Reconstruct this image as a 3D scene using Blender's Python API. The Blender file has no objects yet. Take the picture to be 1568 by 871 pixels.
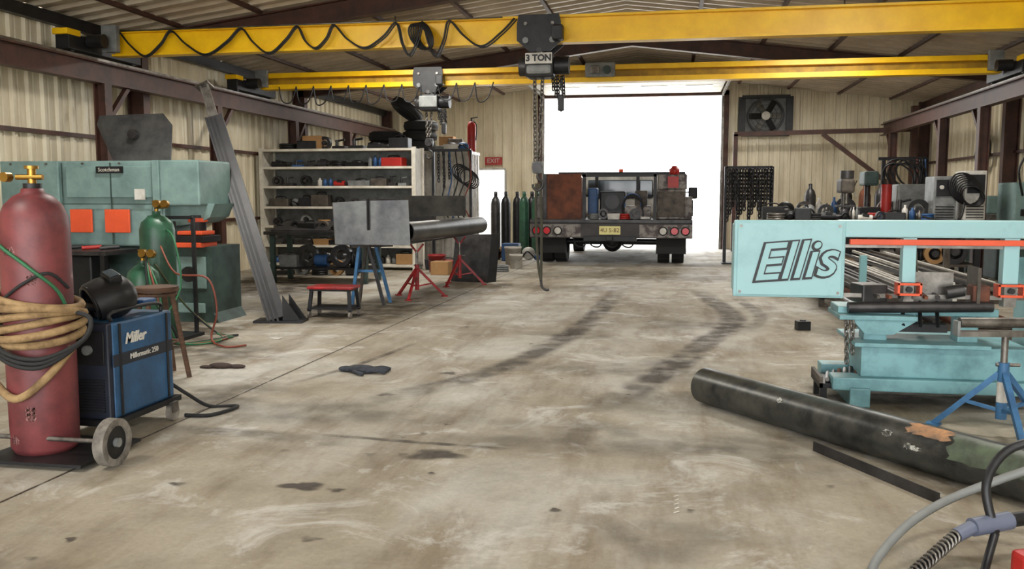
import bpy, bmesh, math, random
from mathutils import Vector, Matrix, Euler
scene=bpy.context.scene
scene.view_settings.view_transform='Standard'
R=random.Random(7)
def lin(c):
    c=c/255.0
    return c/12.92 if c<=.04045 else ((c+.055)/1.055)**2.4
def C(r,g,b): return (lin(r),lin(g),lin(b),1)
MATS={}
def mat(name,col,rough=.6,metal=0.0,col2=None,scale=5,var=.3,bump=0.0,detail=6,lo=.35,hi=.65,stretch=None):
    if name in MATS: return MATS[name]
    m=bpy.data.materials.new(name); m.use_nodes=True
    nt=m.node_tree; N=nt.nodes; L=nt.links
    p=N['Principled BSDF']; p.inputs['Roughness'].default_value=rough; p.inputs['Metallic'].default_value=metal
    tc=N.new('ShaderNodeTexCoord'); no=N.new('ShaderNodeTexNoise'); no.inputs['Scale'].default_value=scale; no.inputs['Detail'].default_value=detail; no.inputs['Roughness'].default_value=.65
    if stretch:
        mp=N.new('ShaderNodeMapping'); mp.inputs['Scale'].default_value=stretch; L.new(tc.outputs['Object'],mp.inputs[0]); L.new(mp.outputs[0],no.inputs['Vector'])
    else: L.new(tc.outputs['Object'],no.inputs['Vector'])
    cr=N.new('ShaderNodeValToRGB'); cr.color_ramp.elements[0].position=lo; cr.color_ramp.elements[1].position=hi
    if col2 is None: col2=tuple(x*(1-var) for x in col[:3])+(1,)
    cr.color_ramp.elements[0].color=col2; cr.color_ramp.elements[1].color=col
    L.new(no.outputs['Fac'],cr.inputs[0]); L.new(cr.outputs[0],p.inputs['Base Color'])
    if bump:
        bp=N.new('ShaderNodeBump'); bp.inputs['Strength'].default_value=bump; bp.inputs['Distance'].default_value=.02
        L.new(no.outputs['Fac'],bp.inputs['Height']); L.new(bp.outputs[0],p.inputs['Normal'])
    MATS[name]=m; return m

class B:
    def __init__(s,name): s.bm=bmesh.new(); s.mats=[]; s.name=name; s.M=Matrix()
    def mi(s,m):
        if m not in s.mats: s.mats.append(m)
        return s.mats.index(m)
    def add(s,verts,faces,m,smooth=False,mx=None):
        T=s.M if mx is None else s.M@mx
        vs=[s.bm.verts.new(T@Vector(v)) for v in verts]; i=s.mi(m)
        for f in faces:
            try:
                fc=s.bm.faces.new([vs[k] for k in f]); fc.material_index=i; fc.smooth=smooth
            except ValueError: pass
    def box(s,c,d,m,rot=None,bev=0):
        t=bmesh.new(); bmesh.ops.create_cube(t,size=1)
        for v in t.verts: v.co=Vector((v.co.x*d[0],v.co.y*d[1],v.co.z*d[2]))
        if bev: bmesh.ops.bevel(t,geom=t.edges[:],offset=bev,segments=2,affect='EDGES',profile=.6)
        mx=Matrix.Translation(c)
        if rot: mx=mx@Euler([math.radians(a) for a in rot]).to_matrix().to_4x4()
        t.verts.ensure_lookup_table(); t.verts.index_update()
        s.add([v.co.copy() for v in t.verts],[[v.index for v in f.verts] for f in t.faces],m,False,mx); t.free()
    def b2(s,x0,x1,y0,y1,z0,z1,m,bev=0): s.box(((x0+x1)/2,(y0+y1)/2,(z0+z1)/2),(abs(x1-x0),abs(y1-y0),abs(z1-z0)),m,None,bev)
    def bar(s,p0,p1,w,h,m,up=(0,0,1),off=0):
        p0=Vector(p0);p1=Vector(p1);d=(p1-p0).normalized();u=Vector(up)
        if abs(d.dot(u))>.98: u=Vector((0,1,0))
        sd=d.cross(u).normalized();u=sd.cross(d)
        p0=p0+u*off;p1=p1+u*off
        vs=[p+sd*a*w/2+u*b*h/2 for p in (p0,p1) for a,b in ((-1,-1),(1,-1),(1,1),(-1,1))]
        s.add(vs,[(3,2,1,0),(4,5,6,7),(0,1,5,4),(1,2,6,5),(2,3,7,6),(3,0,4,7)],m)
    def ib(s,p0,p1,h,w,m,up=(0,0,1),tf=.02,tw=.012,mw=None):
        s.bar(p0,p1,w,tf,m,up,h/2-tf/2); s.bar(p0,p1,w,tf,m,up,-h/2+tf/2); s.bar(p0,p1,tw,h-2*tf,mw or m,up)
    def cyl(s,p0,p1,r,m,r2=None,seg=20,caps=True,inner=0):
        p0=Vector(p0);p1=Vector(p1);d=(p1-p0).normalized();u=Vector((0,0,1)) if abs(d.z)<.9 else Vector((1,0,0))
        a=d.cross(u).normalized();b=d.cross(a); r2=r if r2 is None else r2
        ring=lambda p,q:[p+(a*math.cos(2*math.pi*i/seg)+b*math.sin(2*math.pi*i/seg))*q for i in range(seg)]
        s.add(ring(p0,r)+ring(p1,r2),[(i,(i+1)%seg,seg+(i+1)%seg,seg+i) for i in range(seg)],m,True)
        if inner:
            s.add(ring(p0,inner)+ring(p1,inner),[(i,(i+1)%seg,seg+(i+1)%seg,seg+i) for i in range(seg)],m,True)
            for p in(p0,p1): s.add(ring(p,r)+ring(p,inner),[(i,(i+1)%seg,seg+(i+1)%seg,seg+i) for i in range(seg)],m)
        elif caps:
            s.add(ring(p0,r),[tuple(range(seg))],m); s.add(ring(p1,r2),[tuple(range(seg))],m)
    def lathe(s,c,prof,m,seg=28,mx=None):
        vs=[];fs=[];n=len(prof)
        for r,z in prof:
            for i in range(seg):
                t=2*math.pi*i/seg; vs.append((c[0]+r*math.cos(t),c[1]+r*math.sin(t),c[2]+z))
        for k in range(n-1):
            for i in range(seg): fs.append((k*seg+i,k*seg+(i+1)%seg,(k+1)*seg+(i+1)%seg,(k+1)*seg+i))
        s.add(vs,fs,m,True,mx)
    def sweep(s,pts,r,m,seg=8,n=6,closed=False,sm=True,flat=1.0):
        P=[Vector(p) for p in pts]
        if sm and len(P)>2:
            Q=[];cnt=len(P) if closed else len(P)-1
            for i in range(cnt):
                if closed: a,b,c,d=P[i-1],P[i],P[(i+1)%len(P)],P[(i+2)%len(P)]
                else: a=P[max(i-1,0)];b=P[i];c=P[i+1];d=P[min(i+2,len(P)-1)]
                for k in range(n):
                    t=k/n; Q.append(.5*((2*b)+(c-a)*t+(2*a-5*b+4*c-d)*t*t+(3*b-a-3*c+d)*t**3))
            if not closed: Q.append(P[-1])
            P=Q
        vs=[];N=len(P);u=None
        for i in range(N):
            if closed: d=(P[(i+1)%N]-P[i-1])
            else: d=P[min(i+1,N-1)]-P[max(i-1,0)]
            if d.length<1e-9: d=Vector((0,0,1))
            d.normalize()
            if u is None: u=d.orthogonal().normalized() if abs(d.z)>.9 else d.cross(Vector((0,0,1))).normalized()
            else:
                u=u-d*u.dot(d)
                u=u.normalized() if u.length>1e-6 else d.orthogonal().normalized()
            w=d.cross(u)
            for k in range(seg):
                t=2*math.pi*k/seg; vs.append(P[i]+u*math.cos(t)*r+w*math.sin(t)*r*flat)
        fs=[]
        for i in range(N if closed else N-1):
            j=(i+1)%N
            for k in range(seg): fs.append((i*seg+k,i*seg+(k+1)%seg,j*seg+(k+1)%seg,j*seg+k))
        if not closed: fs+= [tuple(range(seg)),tuple((N-1)*seg+k for k in range(seg))]
        s.add(vs,fs,m,True)
    def ring(s,c,Rr,r,m,ax=(0,0,1),n=24,seg=8,sq=1.0):
        ax=Vector(ax).normalized();a=ax.orthogonal().normalized();b=ax.cross(a);c=Vector(c)
        s.sweep([c+a*math.cos(2*math.pi*i/n)*Rr+b*math.sin(2*math.pi*i/n)*Rr*sq for i in range(n)],r,m,seg,closed=True,sm=False)
    def prism(s,pts,off,m):
        n=len(pts);o=Vector(off);P=[Vector(p) for p in pts]
        s.add(P+[p+o for p in P],[tuple(range(n))[::-1],tuple(range(n,2*n))]+[(i,(i+1)%n,n+(i+1)%n,n+i) for i in range(n)],m)
    def sph(s,c,r,m,sc=(1,1,1),seg=14):
        pr=[(math.sin(math.pi*i/8)*r,-math.cos(math.pi*i/8)*r*sc[2]) for i in range(9)]
        pr[0]=(1e-4,pr[0][1]);pr[-1]=(1e-4,pr[-1][1])
        s.lathe((0,0,0),pr,m,seg,Matrix.Translation(c)@Matrix.Diagonal((sc[0],sc[1],1,1)))
    def chain(s,p0,p1,m,L=.05,r=.006,w=.014):
        p0=Vector(p0);p1=Vector(p1);d=(p1-p0);n=max(1,int(d.length/(L*.78)));d.normalize()
        a=d.orthogonal().normalized();b=d.cross(a)
        for i in range(n):
            c=p0+d*(L*.78)*(i+.5);q=a if i%2 else b
            pts=[]
            for k in range(10):
                t=2*math.pi*k/10; pts.append(c+q*math.cos(t)*w+d*(math.sin(t)*w+(L/2-w)*(1 if math.sin(t)>0 else -1)))
            s.sweep(pts,r,m,5,closed=True,sm=False)
    def text(s,body,size,mx,m,shear=0,offset=0,ext=.002):
        cu=bpy.data.curves.new('t','FONT');cu.body=body;cu.size=size;cu.shear=shear;cu.offset=offset;cu.extrude=ext;cu.align_x='CENTER';cu.align_y='CENTER';cu.resolution_u=3
        o=bpy.data.objects.new('t',cu);scene.collection.objects.link(o)
        bpy.context.view_layer.update()
        me=o.evaluated_get(bpy.context.evaluated_depsgraph_get()).to_mesh()
        s.add([v.co.copy() for v in me.vertices],[list(p.vertices) for p in me.polygons],m,False,mx)
        bpy.data.objects.remove(o);bpy.data.curves.remove(cu)
    def done(s,origin=True):
        me=bpy.data.meshes.new(s.name)
        c=Vector((0,0,0))
        if origin and len(s.bm.verts):
            xs=[v.co for v in s.bm.verts]
            c=Vector(((min(v.x for v in xs)+max(v.x for v in xs))/2,(min(v.y for v in xs)+max(v.y for v in xs))/2,min(v.z for v in xs)))
            for v in s.bm.verts: v.co-=c
        bmesh.ops.recalc_face_normals(s.bm,faces=s.bm.faces)
        s.bm.to_mesh(me);s.bm.free()
        for m in s.mats: me.materials.append(m)
        o=bpy.data.objects.new(s.name,me);o.location=c;scene.collection.objects.link(o);return o
FX=Matrix.Rotation(math.radians(90),4,'X')  # text facing -Y

# ---------- materials
wallM=mat('wall_panel_cream',C(232,222,196),.42,0,C(198,184,154),1.6,lo=.3,hi=.6,stretch=(1,1,.35))
ceilM=mat('ceiling_deck',C(212,200,180),.45,.1,C(176,162,142),1.2)
brown=mat('steel_primer_brown',C(88,56,46),.55,.1,C(60,40,34),4)
yellow=mat('crane_yellow',C(246,198,12),.4,0,C(228,176,10),3)
yellowShade=mat('crane_web_shade',C(186,146,24),.55,0,C(140,108,22),4)  # darker yellow: shade between the flanges painted into the web colour
black=mat('black_metal',C(38,38,40),.45,.3,C(22,22,24),8)
dark=mat('dark_steel',C(76,74,74),.42,.6,C(46,45,46),5)
postM=mat('post_dark_steel',C(50,49,52),.42,.1,C(32,31,34),5)
steel=mat('worn_steel',C(140,136,130),.4,.8,C(90,85,80),8)
grime=mat('grimy_steel',C(96,88,78),.6,.3,C(54,48,44),7)
teal=mat('machine_teal',C(124,150,146),.5,0,C(94,118,116),3,lo=.3,hi=.6)
tealL=mat('saw_light_teal',C(150,192,196),.42,0,C(126,168,174),3,lo=.25,hi=.5)
tealB=mat('saw_base_teal',C(116,162,168),.45,0,C(78,118,124),4,lo=.3,hi=.55)
tealD=mat('machine_green_dark',C(62,84,79),.55,0,C(36,51,48),4)
orange=mat('guard_orange',C(228,88,48),.5,var=.15)
red=mat('stand_red',C(180,40,42),.5,0,C(110,28,30),6)
tankM=mat('tank_maroon',C(118,56,57),.48,0,C(86,40,43),6,lo=.35,hi=.6)
tankS=mat('tank_scuff',C(146,100,96),.6,0,C(100,54,55),20,lo=.4,hi=.6)
greenT=mat('tank_green',C(44,90,66),.4,0,C(28,60,46),6)
brass=mat('brass',C(170,130,60),.35,.9)
rubber=mat('rubber',C(32,32,32),.8,var=.3)
greyR=mat('wheel_grey_rubber',C(140,134,124),.8,0,C(84,78,72),9)
blueW=mat('welder_blue',C(40,86,126),.4,0,C(26,62,94),5)
navy=mat('welder_navy_front',C(24,30,44),.5,var=.3)
leather=mat('hose_sleeve_tan',C(160,132,92),.85,0,C(112,88,58),14,bump=.3)
greenH=mat('hose_green',C(40,104,66),.5)
redH=mat('hose_red',C(130,62,44),.5)
white=mat('white_paint',C(215,212,205),.5,0,C(170,165,155),5)
shelfM=mat('shelf_cream',C(228,223,210),.5,0,C(196,188,172),5)
rust=mat('rust_plate',C(128,74,50),.75,.1,C(78,48,38),4)
blueS=mat('stand_blue',C(66,118,162),.45,0,C(44,84,122),6)
wood=mat('wood_dark',C(96,66,44),.7,0,C(58,40,30),6,stretch=(1,1,8))
redL=mat('tail_lens_red',C(200,30,40),.2,var=.1)
plateM=mat('licence_plate',C(225,215,140),.4,var=.1)
glassM=mat('window_glass',C(70,82,90),.1,.0,var=.2)
card=mat('cardboard',C(165,125,80),.8,var=.2)
blueP=mat('plastic_blue',C(44,84,134),.5)
redP=mat('plastic_red',C(180,42,36),.45)
greyM=mat('machine_grey',C(132,134,132),.5,0,C(94,96,96),6)
pipeM=mat('mill_scale_pipe',C(76,76,70),.34,.35,C(36,37,37),7,lo=.35,hi=.62)
strapM=mat('sling_strap',C(74,72,60),.85,var=.3)
mill=mat('plate_mill_scale',C(102,102,100),.38,.6,C(66,66,68),3)
ragM=mat('rag_dark',C(66,52,48),.9,var=.4)

# ---------- shell
XL,XR,YF,YB=-7.4,5.85,-4.0,22.3
XC=(XL+XR)/2
def roofz(x): return 4.35-.128*abs(x-XC)
def ribbed(b,axis,const,u0,u1,z0,z1,inward,m,pitch=.25,h=.038):
    us=[u0];k=math.ceil(u0/pitch+1e-6)
    hs=[0]
    while k*pitch<u1:
        c=k*pitch
        for du,hh in((-.04,0),(-.02,h),(.02,h),(.04,0),(.09,0),(.1,h*.25),(.125,h*.25),(.135,0)):
            if u0<c+du<u1: us.append(c+du);hs.append(hh)
        k+=1
    us.append(u1);hs.append(0)
    f0=z0 if callable(z0) else (lambda u:z0)
    f1=z1 if callable(z1) else (lambda u:z1)
    vs=[];fs=[]
    for u,hh in zip(us,hs):
        for z in(f0(u),f1(u)):
            vs.append((u,const+inward*hh,z) if axis=='x' else (const+inward*hh,u,z))
    for i in range(len(us)-1): fs.append((2*i,2*i+2,2*i+3,2*i+1))
    b.add(vs,fs,m)
DX0,DX1,DZ=-3.25,1.2,3.72
MX0,MX1,MZ=-4.95,-4.2,1.95
b=B('wall_back')
ribbed(b,'x',YB,XL,MX0,0,roofz,-1,wallM); ribbed(b,'x',YB,MX0,MX1,MZ,roofz,-1,wallM)
ribbed(b,'x',YB,MX1,DX0,0,roofz,-1,wallM); ribbed(b,'x',YB,DX0,XC,DZ,roofz,-1,wallM); ribbed(b,'x',YB,XC,DX1,DZ,roofz,-1,wallM); ribbed(b,'x',YB,DX1,XR,0,roofz,-1,wallM)
b.done(False)
b=B('wall_left'); ribbed(b,'y',XL,YF,YB,0,roofz(XL),1,wallM); b.done(False)
b=B('wall_right'); ribbed(b,'y',XR,YF,YB,0,roofz(XR),-1,wallM); b.done(False)
b=B('wall_front'); ribbed(b,'x',YF,XL,-5.8,0,roofz,1,wallM); ribbed(b,'x',YF,-5.8,XC,3.3,roofz,1,wallM);ribbed(b,'x',YF,XC,4.4,3.3,roofz,1,wallM); ribbed(b,'x',YF,4.4,XR,0,roofz,1,wallM); b.done(False)
b=B('ceiling')
ys=[YF-.1];hs=[0];k=math.ceil(YF/.3)
while k*.3<YB:
    for du,hh in((-.05,0),(-.03,.045),(.03,.045),(.05,0)): ys.append(k*.3+du);hs.append(hh)
    k+=1
ys.append(YB+.1);hs.append(0)
vs=[]
for y,hh in zip(ys,hs):
    for x in(XL-.1,XC,XR+.1): vs.append((x,y,roofz(x)-hh))
b.add(vs,[f for i in range(len(ys)-1) for f in((3*i,3*i+1,3*i+4,3*i+3),(3*i+1,3*i+2,3*i+5,3*i+4))],ceilM)
b.done(False)
# floor material
fm=bpy.data.materials.new('concrete_floor');fm.use_nodes=True;nt=fm.node_tree;N=nt.nodes;L=nt.links;p=N['Principled BSDF']
tc=N.new('ShaderNodeTexCoord')
def noise(sc,det=6,rough=.6,vec=None,dist=0):
    n=N.new('ShaderNodeTexNoise');n.inputs['Scale'].default_value=sc;n.inputs['Detail'].default_value=det;n.inputs['Roughness'].default_value=rough;n.inputs['Distortion'].default_value=dist
    L.new(vec or tc.outputs['Object'],n.inputs['Vector']);return n.outputs['Fac']
def ramp(f,stops):
    r=N.new('ShaderNodeValToRGB');e=r.color_ramp.elements
    e[0].position,e[0].color=stops[0];e[1].position,e[1].color=stops[-1]
    for s_ in stops[1:-1]:
        x=e.new(s_[0]);x.color=s_[1]
    L.new(f,r.inputs[0]);return r.outputs[0]
def mix(a,b_,f,mode='MIX'):
    m=N.new('ShaderNodeMix');m.data_type='RGBA';m.blend_type=mode
    if isinstance(f,float): m.inputs[0].default_value=f
    else: L.new(f,m.inputs[0])
    for s_,v in((6,a),(7,b_)):
        if isinstance(v,tuple): m.inputs[s_].default_value=v
        else: L.new(v,m.inputs[s_])
    return m.outputs[2]
base=ramp(noise(.55,8,.62,dist=.6),[(.3,C(140,129,110)),(.46,C(158,149,132)),(.56,C(172,166,154)),(.7,C(194,191,185))])
g=lambda v:(v,v,v,1)
c1=mix(base,ramp(noise(3.2,8,.7),[(.3,g(.62)),(.55,g(1.0))]),.65,'MULTIPLY')
mp=N.new('ShaderNodeMapping');mp.inputs['Scale'].default_value=(1.6,.35,1);mp.inputs['Rotation'].default_value=(0,0,.25);L.new(tc.outputs['Object'],mp.inputs[0])
c2=mix(c1,ramp(noise(1.6,6,.65,mp.outputs[0]),[(.36,C(172,153,124)),(.52,g(1.0))]),.6,'MULTIPLY')
c3=mix(c2,ramp(noise(38,4,.7),[(.35,g(.8)),(.6,g(1.0))]),.6,'MULTIPLY')
c4=mix(c3,C(206,204,200),ramp(noise(1.9,10,.72,dist=.8),[(.54,g(0)),(.66,g(.6))]))
L.new(c4,p.inputs['Base Color'])
L.new(ramp(noise(1.3,6),[(.35,g(.62)),(.65,g(.85))]),p.inputs['Roughness'])
p.inputs['Specular IOR Level'].default_value=.35
bp=N.new('ShaderNodeBump');bp.inputs['Strength'].default_value=.2;bp.inputs['Distance'].default_value=.01;L.new(noise(30,6),bp.inputs['Height']);L.new(bp.outputs[0],p.inputs['Normal'])
b=B('floor'); b.b2(XL-.1,XR+.1,YF-.1,YB+.1,-.15,0,fm); b.done(False)
outM=mat('outdoor_ground',C(205,200,190),.9,var=.1)
b=B('ground_outside'); b.b2(-40,40,YB+.1,70,-.2,-.03,outM); b.b2(-40,40,-40,YF-.1,-.2,-.03,outM); b.done(False)
# floor stains (albedo decals) + joints
sm=bpy.data.materials.new('oil_stain');sm.use_nodes=True;n2=sm.node_tree;pp=n2.nodes['Principled BSDF']
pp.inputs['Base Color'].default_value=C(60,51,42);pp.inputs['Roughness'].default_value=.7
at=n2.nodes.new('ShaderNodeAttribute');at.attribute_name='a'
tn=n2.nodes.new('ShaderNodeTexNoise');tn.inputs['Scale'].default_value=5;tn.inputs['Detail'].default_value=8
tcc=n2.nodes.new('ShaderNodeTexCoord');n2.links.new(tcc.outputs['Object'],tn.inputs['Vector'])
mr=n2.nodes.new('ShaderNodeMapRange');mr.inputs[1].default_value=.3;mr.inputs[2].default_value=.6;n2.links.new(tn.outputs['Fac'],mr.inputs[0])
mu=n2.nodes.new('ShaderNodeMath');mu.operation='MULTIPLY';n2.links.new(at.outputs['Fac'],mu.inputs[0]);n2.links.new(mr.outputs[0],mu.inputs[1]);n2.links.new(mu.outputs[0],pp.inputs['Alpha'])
V_=[];F_=[];A_=[];zz=.002
def blob(x,y,rx,ry,s,ang=0):
    global zz
    zz+=.00008;n=24;b0=len(V_);V_.append((x,y,zz));A_.append(s)
    rr=[1+.25*math.sin(3*i*.26+x*9)+R.uniform(-.12,.12) for i in range(n)]
    for f,al in((.55,s*.9),(1.0,0)):
        for i in range(n):
            t=2*math.pi*i/n;dx=math.cos(t)*rx*rr[i]*f;dy=math.sin(t)*ry*rr[i]*f
            V_.append((x+dx*math.cos(ang)-dy*math.sin(ang),y+dx*math.sin(ang)+dy*math.cos(ang),zz));A_.append(al)
    for i in range(n):
        j=(i+1)%n;F_.append((b0,b0+1+i,b0+1+j));F_.append((b0+1+i,b0+1+n+i,b0+1+n+j,b0+1+j))
def stroke(pts,w,s):
    global zz
    zz+=.00008
    P=[Vector((a,c,0)) for a,c in pts];Q=[]
    for i in range(len(P)-1):
        a=P[max(i-1,0)];bb=P[i];c=P[i+1];d=P[min(i+2,len(P)-1)]
        for k in range(8):
            t=k/8;Q.append(.5*((2*bb)+(c-a)*t+(2*a-5*bb+4*c-d)*t*t+(3*bb-a-3*c+d)*t**3))
    Q.append(P[-1]);b0=len(V_);n=len(Q)
    for i,q in enumerate(Q):
        d=(Q[min(i+1,n-1)]-Q[max(i-1,0)]).normalized();sd=Vector((-d.y,d.x,0));e=min(1,i/8,(n-1-i)/8)
        for f,al in((-1,0),(-.5,1),(.5,1),(1,0)):
            v=q+sd*w/2*f*(1+R.uniform(-.1,.1));V_.append((v.x,v.y,zz));A_.append(al*s*e)
    for i in range(n-1):
        for k in range(3): F_.append((b0+4*i+k,b0+4*i+k+1,b0+4*i+k+5,b0+4*i+k+4))
stroke([(.35,12.6),(.5,11.2),(.66,9.5),(.3,7.9),(-.15,6.1),(-.5,5.2)],.32,.62)
stroke([(-.7,12.6),(-.76,10.8),(-.85,8.9),(-1.1,7.1),(-1.4,6.1),(-2.0,5.0)],.3,.55)
stroke([(.75,12),(.9,10.8),(.95,9.6),(.6,8.4)],.2,.4)
stroke([(-1.95,4.46),(-1.3,4.4),(-.75,4.35)],.06,.9)
stroke([(-2.6,5.6),(-2.35,6.5),(-2.2,7.6)],.08,.7)
stroke([(-2.95,4.45),(-2.3,4.4),(-1.5,4.3)],.2,.4)
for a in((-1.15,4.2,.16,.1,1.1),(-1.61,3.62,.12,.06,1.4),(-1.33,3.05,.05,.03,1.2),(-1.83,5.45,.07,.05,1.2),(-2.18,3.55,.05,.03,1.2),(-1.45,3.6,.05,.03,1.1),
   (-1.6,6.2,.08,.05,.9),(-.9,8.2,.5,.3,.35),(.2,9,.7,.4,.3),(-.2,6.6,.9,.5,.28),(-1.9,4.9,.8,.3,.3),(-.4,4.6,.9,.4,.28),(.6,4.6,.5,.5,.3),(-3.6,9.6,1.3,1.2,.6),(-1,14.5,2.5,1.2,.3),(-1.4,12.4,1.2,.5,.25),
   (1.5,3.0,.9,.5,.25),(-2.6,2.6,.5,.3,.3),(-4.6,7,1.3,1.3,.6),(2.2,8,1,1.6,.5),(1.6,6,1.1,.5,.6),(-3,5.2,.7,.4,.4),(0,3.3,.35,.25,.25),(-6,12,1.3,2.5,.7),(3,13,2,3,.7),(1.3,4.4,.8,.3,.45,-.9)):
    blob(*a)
for i in range(50):
    r_=R.uniform(.012,.035);blob(R.uniform(-2.3,1.4),R.uniform(2.6,11),r_,r_*.8,R.uniform(.6,1.2))
def line(x0,y0,x1,y1,w,s):
    b0=len(V_);d=Vector((x1-x0,y1-y0)).normalized();nx,ny=-d.y*w/2,d.x*w/2
    for x,y in((x0,y0),(x1,y1)):
        V_.append((x-nx,y-ny,.0015));V_.append((x+nx,y+ny,.0015));A_.extend((s,s))
    F_.append((b0,b0+1,b0+3,b0+2))
line(-2.85,-3,-2.62,22,.014,1.5); line(2.4,-3,2.6,22,.014,1.5); line(-7.3,7.9,-3.6,7.9,.012,1)
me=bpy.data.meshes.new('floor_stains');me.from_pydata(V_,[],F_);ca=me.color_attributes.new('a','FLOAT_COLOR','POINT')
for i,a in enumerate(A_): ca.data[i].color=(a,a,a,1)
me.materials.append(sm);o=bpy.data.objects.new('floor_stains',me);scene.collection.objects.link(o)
b=B('chalk_mark')
for k in range(5): b.bar((.03+.004*(k%2),3.58+.05*k,.0025),(.05,3.6+.05*k,.0025),.008,.001,white)
b.done()

# frames
for Y in(-1,5,11.2,16.6,22.0):
    b=B('steel_portal_frame')
    for X in(XL+.16,XR-.16): b.ib((X,Y,0),(X,Y,3.45),.24,.15,brown,(1,0,0))
    if Y<21: 
        for X0 in(XL+.1,XR-.1): b.ib((X0,Y,roofz(X0)-.2),(XC,Y,roofz(XC)-.2),.26,.15,brown)
    b.done()
b=B('roof_purlins')
for i in range(1,6):
    for s_ in(-1,1):
        X=XC+s_*i*1.15; b.bar((X,YF+.1,roofz(X)-.06),(X,YB-.1,roofz(X)-.06),.06,.05,brown)
b.done()
b=B('wall_girts')
for z in(.9,2.05):
    b.bar((XL+.07,YF+.1,z),(XL+.07,YB-.1,z),.06,.05,brown)
    b.bar((XR-.07,YF+.1,z),(XR-.07,YB-.1,z),.06,.05,brown)
b.bar((XL+.1,YF+.1,3.4),(XL+.1,YB-.1,3.4),.1,.14,black); b.bar((XR-.1,YF+.1,3.4),(XR-.1,YB-.1,3.4),.1,.14,brown)
b.done()
for X,Ys in((-6.95,(4.5,7.2,10,12.75,15.6,18.4,21.4)),(4.75,(6,9,12,15,17.1,20.8))):
    b=B('crane_runway')
    b.ib((X,1,2.8),(X,21.7,2.8),.26,.15,brown); b.bar((X,1,2.95),(X,21.7,2.95),.05,.04,steel)
    for Y in Ys:
        b.ib((X,Y,0),(X,Y,2.67),.16,.14,brown,(1,0,0)); b.b2(X-.14,X+.14,Y-.14,Y+.14,0,.02,brown)
        b.bar((X,Y+.05,2.2),(X,Y+.5,2.67),.06,.06,brown)
    b.done()
b=B('steel_brace_frame')
Y=21.3
b.bar((1.42,Y,0),(1.42,Y,2.72),.1,.1,brown);b.bar((1.38,Y,2.72),(5.35,Y,2.78),.1,.1,brown);b.bar((5.3,Y,0),(5.3,Y,3.3),.13,.13,brown)
b.bar((3.35,Y,2.7),(5.1,Y,1.35),.09,.09,brown);b.done()
b=B('door_1_overhead')
for i in range(6):
    y0=22.1-i*.55; b.b2(DX0+.1,DX1-.1,y0-.53,y0,3.78,3.82,white,.008)
    for k in range(4):
        x=DX0+.5+k*1.0
        if i in(2,): b.b2(x,x+.6,y0-.4,y0-.12,3.77,3.785,glassM)
for X in(DX0+.04,DX1-.04):
    b.bar((X,22.15,0),(X,22.15,3.7),.06,.05,steel);b.bar((X,22.15,3.76),(X,18.7,3.76),.05,.06,steel)
b.cyl((DX0,22.1,3.98),(DX1,22.1,3.98),.05,steel)
b.done()
b=B('trim_1')
for X in(DX0-.05,DX1+.05): b.b2(X-.06,X+.06,YB-.1,YB+.05,0,DZ+.1,brown)
b.b2(DX0-.1,DX1+.1,YB-.1,YB+.05,DZ,DZ+.12,brown)
for X in(MX0,MX1): b.b2(X-.03,X+.03,YB-.06,YB+.04,0,MZ,white)
b.b2(MX0,MX1,YB-.06,YB+.04,MZ,MZ+.06,white); b.done()
b=B('exit_sign'); b.b2(-4.72,-4.28,22.2,22.24,2.08,2.28,redP); b.M=Matrix.Translation((-4.5,22.19,2.18)); b.text('EXIT',.16,FX,white); b.done()
fanD=mat('fan_blade_grey',C(120,120,116),.5,.2,C(80,80,78),6)
b=B('exhaust_fan'); fx,fy,fz=2.16,22.12,3.2
for a,c in(((fx-.55,fy,fz-.45),(fx+.55,fy,fz-.45)),((fx-.55,fy,fz+.45),(fx+.55,fy,fz+.45)),((fx-.55,fy,fz-.45),(fx-.55,fy,fz+.45)),((fx+.55,fy,fz-.45),(fx+.55,fy,fz+.45))): b.bar(a,c,.16,.07,black)
b.b2(fx-.55,fx+.55,fy+.08,fy+.1,fz-.45,fz+.45,greyM)
b.cyl((fx,fy-.08,fz),(fx,fy+.06,fz),.43,black,seg=36,inner=.39);b.cyl((fx,fy-.08,fz),(fx,fy+.04,fz),.1,white)
for i in range(6):
    t=i*math.pi/3;b.box((fx+.24*math.cos(t),fy-.02,fz+.24*math.sin(t)),(.3,.02,.14),black if i%2 else fanD,(25,-math.degrees(t),0))
for r_ in(.15,.25,.35): b.ring((fx,fy-.1,fz),r_,.005,black,(0,1,0),28,5)
b.done()

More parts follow.
